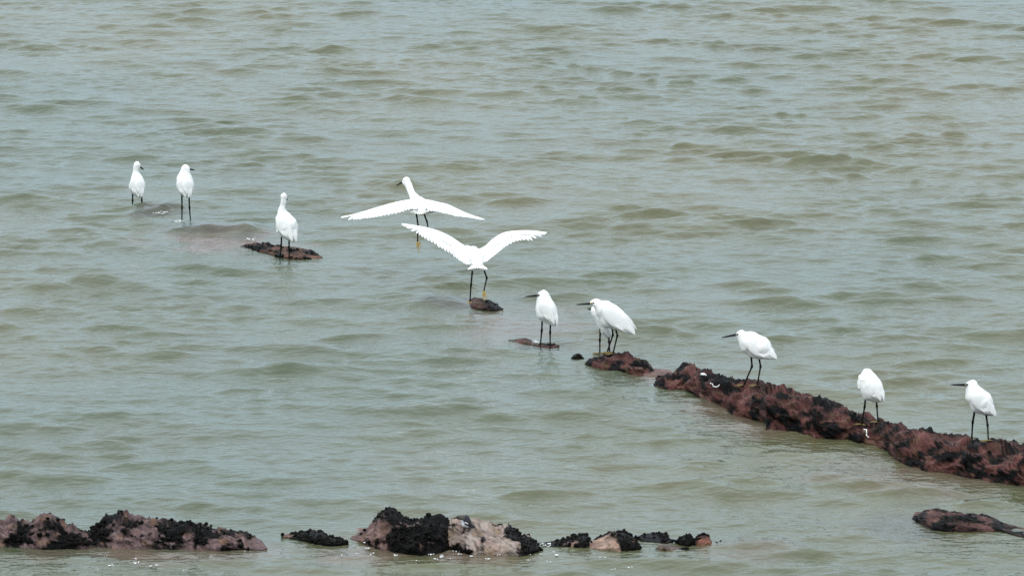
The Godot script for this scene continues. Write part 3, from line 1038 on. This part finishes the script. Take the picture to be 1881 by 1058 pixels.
	rock("dark maroon rock alone at the lower right edge",
		[[1662, 949, 951, 0.1], [1676, 946, 955, 0.2], [1692, 944, 963, 0.3], [1712, 942, 974, 0.38], [1735, 942, 978, 0.4], [1760, 942, 979, 0.42], [1785, 944, 979, 0.4], [1805, 948, 978, 0.38], [1822, 950, 977, 0.35], [1838, 958, 976, 0.3], [1852, 966, 979, 0.28], [1868, 972, 984, 0.28], [1890, 979, 990, 0.3], [1920, 987, 998, 0.3], [1950, 998, 1001, 0.1]], 325,
		{"a": Color(0.04, 0.021, 0.02), "b": Color(0.12, 0.062, 0.056), "ochre": Color(0.3, 0.2, 0.13), "ochre_share": 0.2, "dark": 0.12, "amp": 0.95, "crust": 0.08, "knob": 0.7})

# ---- the birds ----
func birds():
	var c1 := [1881.0 / 420.0, 200.0, 270.0]
	var c2 := [1552.0 / 440.0, 600.0, 300.0]
	var c3 := [1635.0 / 340.0, 900.0, 500.0]
	var c4 := [1675.0 / 380.0, 1180.0, 580.0]
	var c5 := [1550.0 / 381.0, 1500.0, 640.0]
	var c8 := [846.0 / 120.0, 1060.0, 530.0]
	egret({"label": "leftmost white egret wading with slim neck raised and bill pointing down right", "seed": 1, "crop": c1, "toes": false,
		"body": [[[232, 147, 24], [239, 153, 18]], [[230, 150, 20], [222, 182, 17], [220, 222, 20], [228, 262, 44, 0.0]], [[228, 268, 46], [230, 322, 62], [240, 372, 42], [250, 402, 12, 0.02]]],
		"bill": [248, 160, -0.01, 286, 188, -0.03], "eyes": [[246, 150, 0.012]],
		"legs": [[[192, 370, 0.0], [190, 440], [188, 482]], [[264, 375, 0.0], [267, 440], [268, 488]]],
		"folded": [[200, 262, 0.05, 240, 405, 0.06, Vector3(-0.35, 0.2, 1), 92], [256, 262, 0.05, 258, 408, 0.06, Vector3(0.5, 0.2, 1), 88]]})
	egret({"label": "white egret second from left with neck drawn in and black bill turned right", "seed": 2, "crop": c1, "toes": false,
		"body": [[[631, 177, 28], [640, 180, 22]], [[629, 182, 27], [622, 220, 32], [622, 255, 50]], [[621, 272, 64], [629, 322, 66], [636, 370, 44], [642, 402, 14, 0.03]]],
		"bill": [655, 180, -0.005, 707, 191, -0.02], "eyes": [[651, 170, 0.014]],
		"legs": [[[598, 385, 0.0], [598, 500], [595, 603]], [[657, 385, 0.0], [660, 500], [671, 606]]],
		"folded": [[592, 262, 0.06, 630, 408, 0.07, Vector3(-0.4, 0.2, 1), 100], [654, 262, 0.06, 652, 412, 0.07, Vector3(0.45, 0.2, 1), 98]],
		"plumes": [[680, 330, 0.03, 700, 362, 0.04, 16], [665, 350, 0.05, 688, 385, 0.05, 16]]})
	egret({"label": "white egret on the low brown rock with straight upright neck, back turned", "seed": 3, "crop": c1, "face": Vector3(-0.3, 0, -1),
		"body": [[[1440, 404, 22], [1443, 412, 19]], [[1440, 412, 19], [1437, 455, 14], [1428, 500, 17], [1421, 535, 24], [1432, 580, 52]], [[1440, 600, 66], [1464, 648, 80], [1492, 700, 56], [1512, 748, 24, 0.03], [1522, 774, 8, 0.04]], [[1425, 660, 40], [1422, 722, 20]], [[1470, 700, 50], [1480, 755, 16]]],
		"bill": [1458, 422, -0.01, 1466, 436, -0.07], "eyes": [[1458, 408, 0.008]],
		"legs": [[[1420, 715, 0.0], [1415, 830], [1395, 922]], [[1480, 735, 0.0], [1481, 830], [1479, 925]]],
		"folded": [[1402, 585, 0.05, 1505, 770, 0.08, Vector3(-0.35, 0.25, 1), 120], [1490, 600, 0.04, 1528, 778, 0.06, Vector3(0.7, 0.25, 1), 100]],
		"plumes": [[1530, 610, 0.02, 1554, 652, 0.02, 18], [1525, 660, 0.03, 1552, 715, 0.03, 18], [1525, 690, 0.05, 1545, 750, 0.05, 18], [1400, 660, 0.03, 1378, 700, 0.04, 14]]})
	egret({"label": "white egret flying away low over the water, wings bowed, yellow feet dangling", "seed": 4, "crop": c2, "at": Vector3(0, EYE, 0) + ray(775, 378).normalized() * 37.6,
		"group": "egrets in flight",
		"body": [[[513, 111, 20, -0.16], [503, 117, 16, -0.15]], [[516, 116, 17, -0.16], [532, 150, 14, -0.15], [545, 185, 14, -0.13], [568, 225, 22, -0.1], [600, 258, 36, -0.03]], [[590, 262, 36, -0.03], [622, 285, 42, 0.05], [615, 312, 24, 0.13]], [[575, 275, 26, 0.0], [675, 280, 32, 0.02]], [[560, 295, 20, 0.07], [690, 300, 18, 0.07]]],
		"smooth": 0.04, "bill": [493, 118, -0.15, 446, 143, -0.13], "eyes": [[500, 110, -0.135]],
		"legs": [[[580, 315, 0.08], [593, 405, 0.0], [589, 508, 0.12], [[584, 555, 0.13], [600, 588, 0.14], [617, 550, 0.15], [612, 522, 0.1]]], [[628, 320, 0.08], [650, 378, 0.0], [662, 440, 0.12], [[650, 480, 0.13], [664, 500, 0.14], [676, 485, 0.15]]]],
		"spread": [[[585, 228, -0.05, 590, 300, 0.16], [520, 240, -0.08, 535, 302, 0.14], [440, 254, -0.1, 450, 326, 0.12], [340, 282, -0.08, 350, 345, 0.11], [250, 310, -0.04, 260, 356, 0.1], [160, 336, 0.0, 170, 367, 0.09], [88, 350, 0.05, 100, 364, 0.07]],
			[[640, 238, -0.05, 650, 310, 0.16], [710, 252, -0.07, 715, 316, 0.14], [780, 268, -0.08, 780, 330, 0.12], [850, 300, -0.06, 850, 345, 0.11], [910, 328, -0.03, 910, 350, 0.1], [970, 350, 0.01, 970, 362, 0.08], [1026, 368, 0.05, 1015, 371, 0.07]]],
		"tail": [612, 308, 0.12, 545, 318, 0.2, 660, 318, 0.2, 15.0]})
	egret({"label": "white egret landing on the small dark rock with wings raised in a V", "seed": 5, "crop": c2, "at": spot(878, 556) + Vector3(0, 0.0, 0.0),
		"group": "egrets in flight",
		"body": [[[910, 549, 15, -0.1], [905, 556, 13, -0.12]], [[915, 560, 18, -0.08], [940, 580, 36, -0.04]], [[945, 585, 42, -0.03], [968, 622, 40, 0.02], [980, 665, 26, 0.07], [982, 685, 16, 0.08]], [[930, 600, 26, 0.0], [1005, 595, 26, 0.0]], [[950, 680, 16, 0.03], [1012, 684, 15, 0.03]]],
		"smooth": 0.04,
		"legs": [[[947, 672, 0.03], [935, 790, 0.0], [928, 900, 0.0], [[905, 903, 0.02], [915, 907, 0.04], [938, 905, 0.05]]], [[1014, 676, 0.03], [1038, 742, -0.01], [1019, 825, 0.03], [[1008, 878, 0.05], [1021, 896, 0.06], [1042, 888, 0.06], [1030, 850, 0.03]]]],
		"spread": [[[935, 560, -0.05, 950, 655, 0.06], [880, 527, -0.06, 890, 650, 0.06], [800, 474, -0.07, 830, 606, 0.05], [715, 436, -0.06, 750, 556, 0.04], [640, 416, -0.05, 660, 500, 0.03], [560, 402, -0.03, 580, 455, 0.02], [480, 392, 0.0, 510, 418, 0.02]],
			[[985, 560, -0.05, 990, 655, 0.06], [1030, 536, -0.06, 1040, 636, 0.06], [1080, 490, -0.07, 1090, 596, 0.05], [1150, 450, -0.06, 1150, 547, 0.04], [1240, 438, -0.05, 1240, 504, 0.03], [1340, 438, -0.03, 1330, 500, 0.02], [1434, 450, 0.0, 1405, 482, 0.02]]],
		"tail": [978, 655, 0.06, 915, 690, 0.16, 1042, 690, 0.16, -8.0]})
	egret({"label": "upright hunched white egret facing left on the nearly drowned rock", "seed": 6, "crop": c3, "toes": false,
		"body": [[[473, 202, 35], [448, 204, 26]], [[476, 205, 36], [478, 250, 54], [486, 295, 68]], [[488, 300, 72], [503, 350, 84], [534, 400, 56], [564, 440, 26, 0.03], [578, 464, 8, 0.04]], [[460, 340, 40], [465, 392, 26]]],
		"bill": [424, 206, 0.01, 310, 217, 0.02], "eyes": [[432, 200, 0.03]], "lore": [418, 207, 0.022, 436, 203, 0.028],
		"legs": [[[463, 390, 0.0], [458, 515], [440, 655]], [[536, 410, 0.0], [532, 530], [533, 668]]],
		"folded": [[455, 262, 0.06, 560, 455, 0.07, Vector3(-0.3, 0.25, 1), 112], [538, 265, 0.04, 582, 468, 0.05, Vector3(0.7, 0.25, 1), 90]]})
	egret({"label": "white egret half hidden behind the stooping one, only bill tip and lower body showing", "seed": 7, "crop": c8, "face": Vector3(-1, 0, 0.3),
		"body": [[[236, 270, 34], [215, 268, 28]], [[238, 275, 36], [250, 320, 52], [290, 390, 52]], [[300, 400, 55], [335, 455, 66], [375, 540, 60], [402, 600, 34], [408, 632, 10]]],
		"bill": [190, 267, 0.0, 134, 269, 0.0],
		"legs": [[[303, 520, 0.02], [298, 670], [297, 842]], [[414, 570, -0.02], [412, 690], [426, 832]]],
		"folded": [[285, 360, 0.05, 405, 625, 0.04, Vector3(-0.2, 0.2, 1), 110]]})
	egret({"label": "stooping white egret in front of another, yellow lores, bill held level", "seed": 8, "crop": c8, "face": Vector3(-1, 0, 0.25),
		"body": [[[248, 184, 44], [212, 192, 32], [188, 196, 22]], [[250, 188, 46], [300, 235, 66], [345, 262, 92]], [[370, 265, 108], [452, 352, 128], [545, 435, 98], [640, 505, 56], [735, 580, 12]], [[320, 300, 70], [400, 420, 84], [470, 500, 40]]],
		"bill": [172, 197, 0.0, -14, 210, 0.0], "eyes": [[214, 187, 0.024], [214, 187, -0.026]], "lore": [168, 192, 0.016, 206, 189, 0.024], "yellow_lore": true, "smooth": 0.02,
		"legs": [[[452, 500, 0.02], [466, 600], [386, 842]], [[500, 525, -0.02], [524, 605], [466, 850]]],
		"folded": [[335, 262, 0.068, 735, 592, 0.035, Vector3(-0.1, 0.35, 1), 215], [400, 190, -0.045, 768, 528, -0.02, Vector3(0.3, 0.6, -0.7), 170]],
		"plumes": [[560, 470, 0.06, 720, 598, 0.04, 30], [620, 330, -0.02, 770, 530, -0.02, 26]]})
	egret({"label": "stooping white egret alone on the ridge crest, bill pointing left and slightly down", "seed": 9, "crop": c4, "face": Vector3(-1, 0, 0.12),
		"body": [[[800, 154, 35], [778, 158, 24]], [[802, 156, 36], [832, 196, 54], [862, 210, 74]], [[878, 214, 86], [958, 260, 88], [1020, 305, 48], [1072, 342, 12]], [[850, 250, 60], [895, 300, 38], [950, 325, 30]]],
		"bill": [762, 154, 0.0, 638, 179, 0.0], "eyes": [[770, 151, 0.02], [770, 151, -0.022]], "lore": [754, 157, 0.014, 768, 153, 0.019], "smooth": 0.016,
		"legs": [[[880, 320, 0.02], [891, 410], [823, 566]], [[944, 330, -0.02], [958, 410], [932, 568]]],
		"folded": [[848, 205, 0.065, 1078, 350, 0.035, Vector3(-0.1, 0.35, 1), 140], [895, 150, -0.04, 1084, 330, -0.02, Vector3(0.3, 0.6, -0.7), 110]],
		"plumes": [[980, 300, 0.05, 1080, 354, 0.04, 18]]})
	egret({"label": "white egret with head tucked away preening, ruffled neck, no bill visible", "seed": 10, "crop": c5, "face": Vector3(-0.7, 0, -0.5),
		"body": [[[378, 188, 30, -0.03], [365, 196, 22, -0.05]], [[380, 192, 34, -0.02], [388, 230, 50], [402, 268, 68]], [[405, 272, 72], [424, 316, 74], [454, 352, 48], [482, 384, 12, 0.03]], [[345, 235, 20], [330, 262, 16], [318, 292, 6]], [[350, 225, 16], [322, 214, 5]], [[380, 330, 40], [372, 368, 16]]],
		"legs": [[[369, 350, 0.0], [363, 435], [340, 572]], [[448, 365, 0.0], [452, 430], [464, 555]]],
		"folded": [[372, 250, 0.05, 470, 388, 0.06, Vector3(-0.3, 0.25, 1), 92], [445, 245, 0.04, 492, 388, 0.05, Vector3(0.7, 0.25, 1), 78]],
		"plumes": [[345, 255, 0.02, 310, 298, 0.02, 16], [340, 230, 0.02, 318, 214, 0.02, 14], [345, 245, 0.03, 320, 246, 0.03, 14], [365, 280, 0.03, 345, 318, 0.03, 16]]})
	egret({"label": "rightmost white egret standing at the right end of the ridge, bill held level", "seed": 11, "crop": c5, "face": Vector3(-1, 0, 0.2),
		"body": [[[1166, 275, 34], [1138, 275, 24]], [[1167, 278, 35], [1164, 312, 42], [1176, 345, 60]], [[1188, 352, 72], [1236, 402, 80], [1286, 456, 46], [1326, 498, 10]], [[1165, 370, 44], [1195, 440, 34], [1250, 470, 28]]],
		"bill": [1110, 274, 0.005, 998, 273, 0.01], "eyes": [[1122, 269, 0.02], [1122, 269, -0.02]], "lore": [1106, 274, 0.014, 1120, 271, 0.019], "smooth": 0.018,
		"legs": [[[1186, 455, 0.0], [1178, 550], [1165, 672]], [[1266, 475, 0.0], [1274, 575], [1290, 692]]],
		"folded": [[1165, 345, 0.06, 1326, 502, 0.04, Vector3(-0.2, 0.3, 1), 122], [1235, 330, 0.0, 1336, 496, 0.01, Vector3(0.7, 0.4, 0.3), 90]]})
	wader([1209.0 / 80.0, 820.0, 930.0])
	droppings()

func wader(crop: Array):
	CROP = crop
	var fa := spot(820 + 470 / crop[0], 930 + 728 / crop[0])
	var fb := spot(820 + 622 / crop[0], 930 + 700 / crop[0])
	var at := (fa + fb) * 0.5
	var o := begin("wader", at)
	tag(o, "small dark backed wader with white belly and wing patch on the tan slab", "bird")
	var dk := Color(0.032, 0.033, 0.042)
	var br := Color(0.075, 0.068, 0.066)
	var wh := Color(0.55, 0.56, 0.58)
	var pr := []
	for q in [[345, 312, 50, -0.01, 300, 318, 34, -0.01, dk], [350, 312, 50, -0.01, 440, 318, 62, 0.0, br], [440, 330, 64, 0.0, 540, 350, 90, 0.0, br], [540, 350, 92, 0.0, 585, 440, 94, 0.005, dk], [585, 440, 92, 0.005, 650, 520, 48, 0.008, dk],
			[430, 420, 34, 0.005, 490, 505, 64, 0.0, wh], [490, 510, 66, 0.0, 590, 555, 46, 0.0, wh]]:
		pr.append([J(q[0], q[1], q[3]), J(q[4], q[5], q[7]), R(q[2]), R(q[6]), q[8]])
	part("body", blob(pr, 0.0032, 0.01, 0.0015, 55), M.wader, o)
	var g := Geo.new()
	var a := J(285, 312, -0.01)
	var b := J(158, 352, -0.01)
	g.tube([a, a.lerp(b, 0.4), a.lerp(b, 0.8), b], [0.005, 0.0038, 0.002, 0.0006], 8)
	part("bill", g, M.bill, o)
	ball(o, "eye", J(318, 305, 0.004), 0.0022, M.eye)
	var t := Geo.new()
	t.loft([J(630, 500, 0.01), J(700, 545, 0.014), J(798, 598, 0.018)], [Vector3(0.008, 0.010, 0), Vector3(0.006, 0.009, 0), Vector3(0.002, 0.004, 0)], [Vector3(0, 0.001, 0.003), Vector3(0, 0.001, 0.002), Vector3(0, 0, 0.001)], 8, dk)
	part("tail", t, M.wader, o)
	var w := Geo.new()
	w.loft([J(500, 400, 0.017), J(530, 430, 0.021), J(590, 475, 0.022), J(660, 525, 0.016)], [Vector3(0.004, 0.005, 0), Vector3(0.008, 0.012, 0), Vector3(0.007, 0.010, 0), Vector3(0.001, 0.002, 0)], [Vector3(0, 0, 0.002), Vector3(0, 0, 0.004), Vector3(0, 0, 0.004), Vector3(0, 0, 0.001)], 10, dk)
	var wing := part("folded_wing", w, M.wader, o)
	var wp := Geo.new()
	wp.loft([J(498, 455, 0.024), J(525, 460, 0.027), J(580, 482, 0.028), J(615, 500, 0.024)], [Vector3(0.0006, 0.002, 0), Vector3(0.0012, 0.0036, 0), Vector3(0.0012, 0.0034, 0), Vector3(0.0005, 0.001, 0)], [Vector3(0, 0, 0.001), Vector3(0, 0, 0.0015), Vector3(0, 0, 0.0015), Vector3(0, 0, 0.0005)], 8, wh)
	part("wing_patch", wp, M.wader, wing)
	for l in [[J(505, 560, 0.0), J(492, 640, -0.004), fa - at], [J(628, 540, 0.0), J(630, 620, -0.004), fb - at]]:
		var lg := Geo.new()
		lg.tube([l[0], l[0].lerp(l[1], 0.6), l[1], l[2]], [0.006, 0.005, 0.0055, 0.0045], 8)
		var lp := part("leg", lg, M.wader_leg, o)
		foot_part(lp, l[2], Vector3(-1, 0, 0.3).normalized(), M.wader_leg, Vector3.UP, 0.017, 0.0026)

func droppings():
	for q in [["rounded white dropping on the rear crest of the ridge", [[1289, 688, 3.2], [1293, 688.5, 4.2], [1297, 690, 3.0]]],
			["hooked white dropping splashed on the ridge left of the stooping egret", [[1306, 704.5, 2.2], [1310, 706, 1.8], [1311, 710, 1.6], [1317, 711.5, 1.6], [1321, 709, 2.0], [1322, 707, 1.4]]],
			["white dropping trickled down the ridge below the preening egret", [[1588, 789.5, 2.0], [1593, 790, 1.8], [1593, 795, 2.0], [1592.5, 800, 1.6], [1597, 804, 1.6]]]]:
		var first := Vector3.INF
		var g := Geo.new()
		var run := []
		var wide := []
		for s in q[1]:
			var p := spot(s[0], s[1])
			if first == Vector3.INF:
				first = p
			var r: float = 0.68 * s[2] / scale_at(p)
			run.append(p - first + Vector3(0, r * 0.3, 0))
			wide.append(r)
		run.push_front(run[0] - (run[1] - run[0]).normalized() * wide[0] * 0.8)
		wide.push_front(wide[0] * 0.3)
		run.push_back(run[-1] + (run[-1] - run[-2]).normalized() * wide[-1] * 0.8)
		wide.push_back(wide[-1] * 0.3)
		g.tube(run, wide, 10)
		var o := part(numbered("dropping"), g, M.dropping, self)
		o.position = first
		tag(o, q[0], "bird dropping", "bird droppings on the ridge")
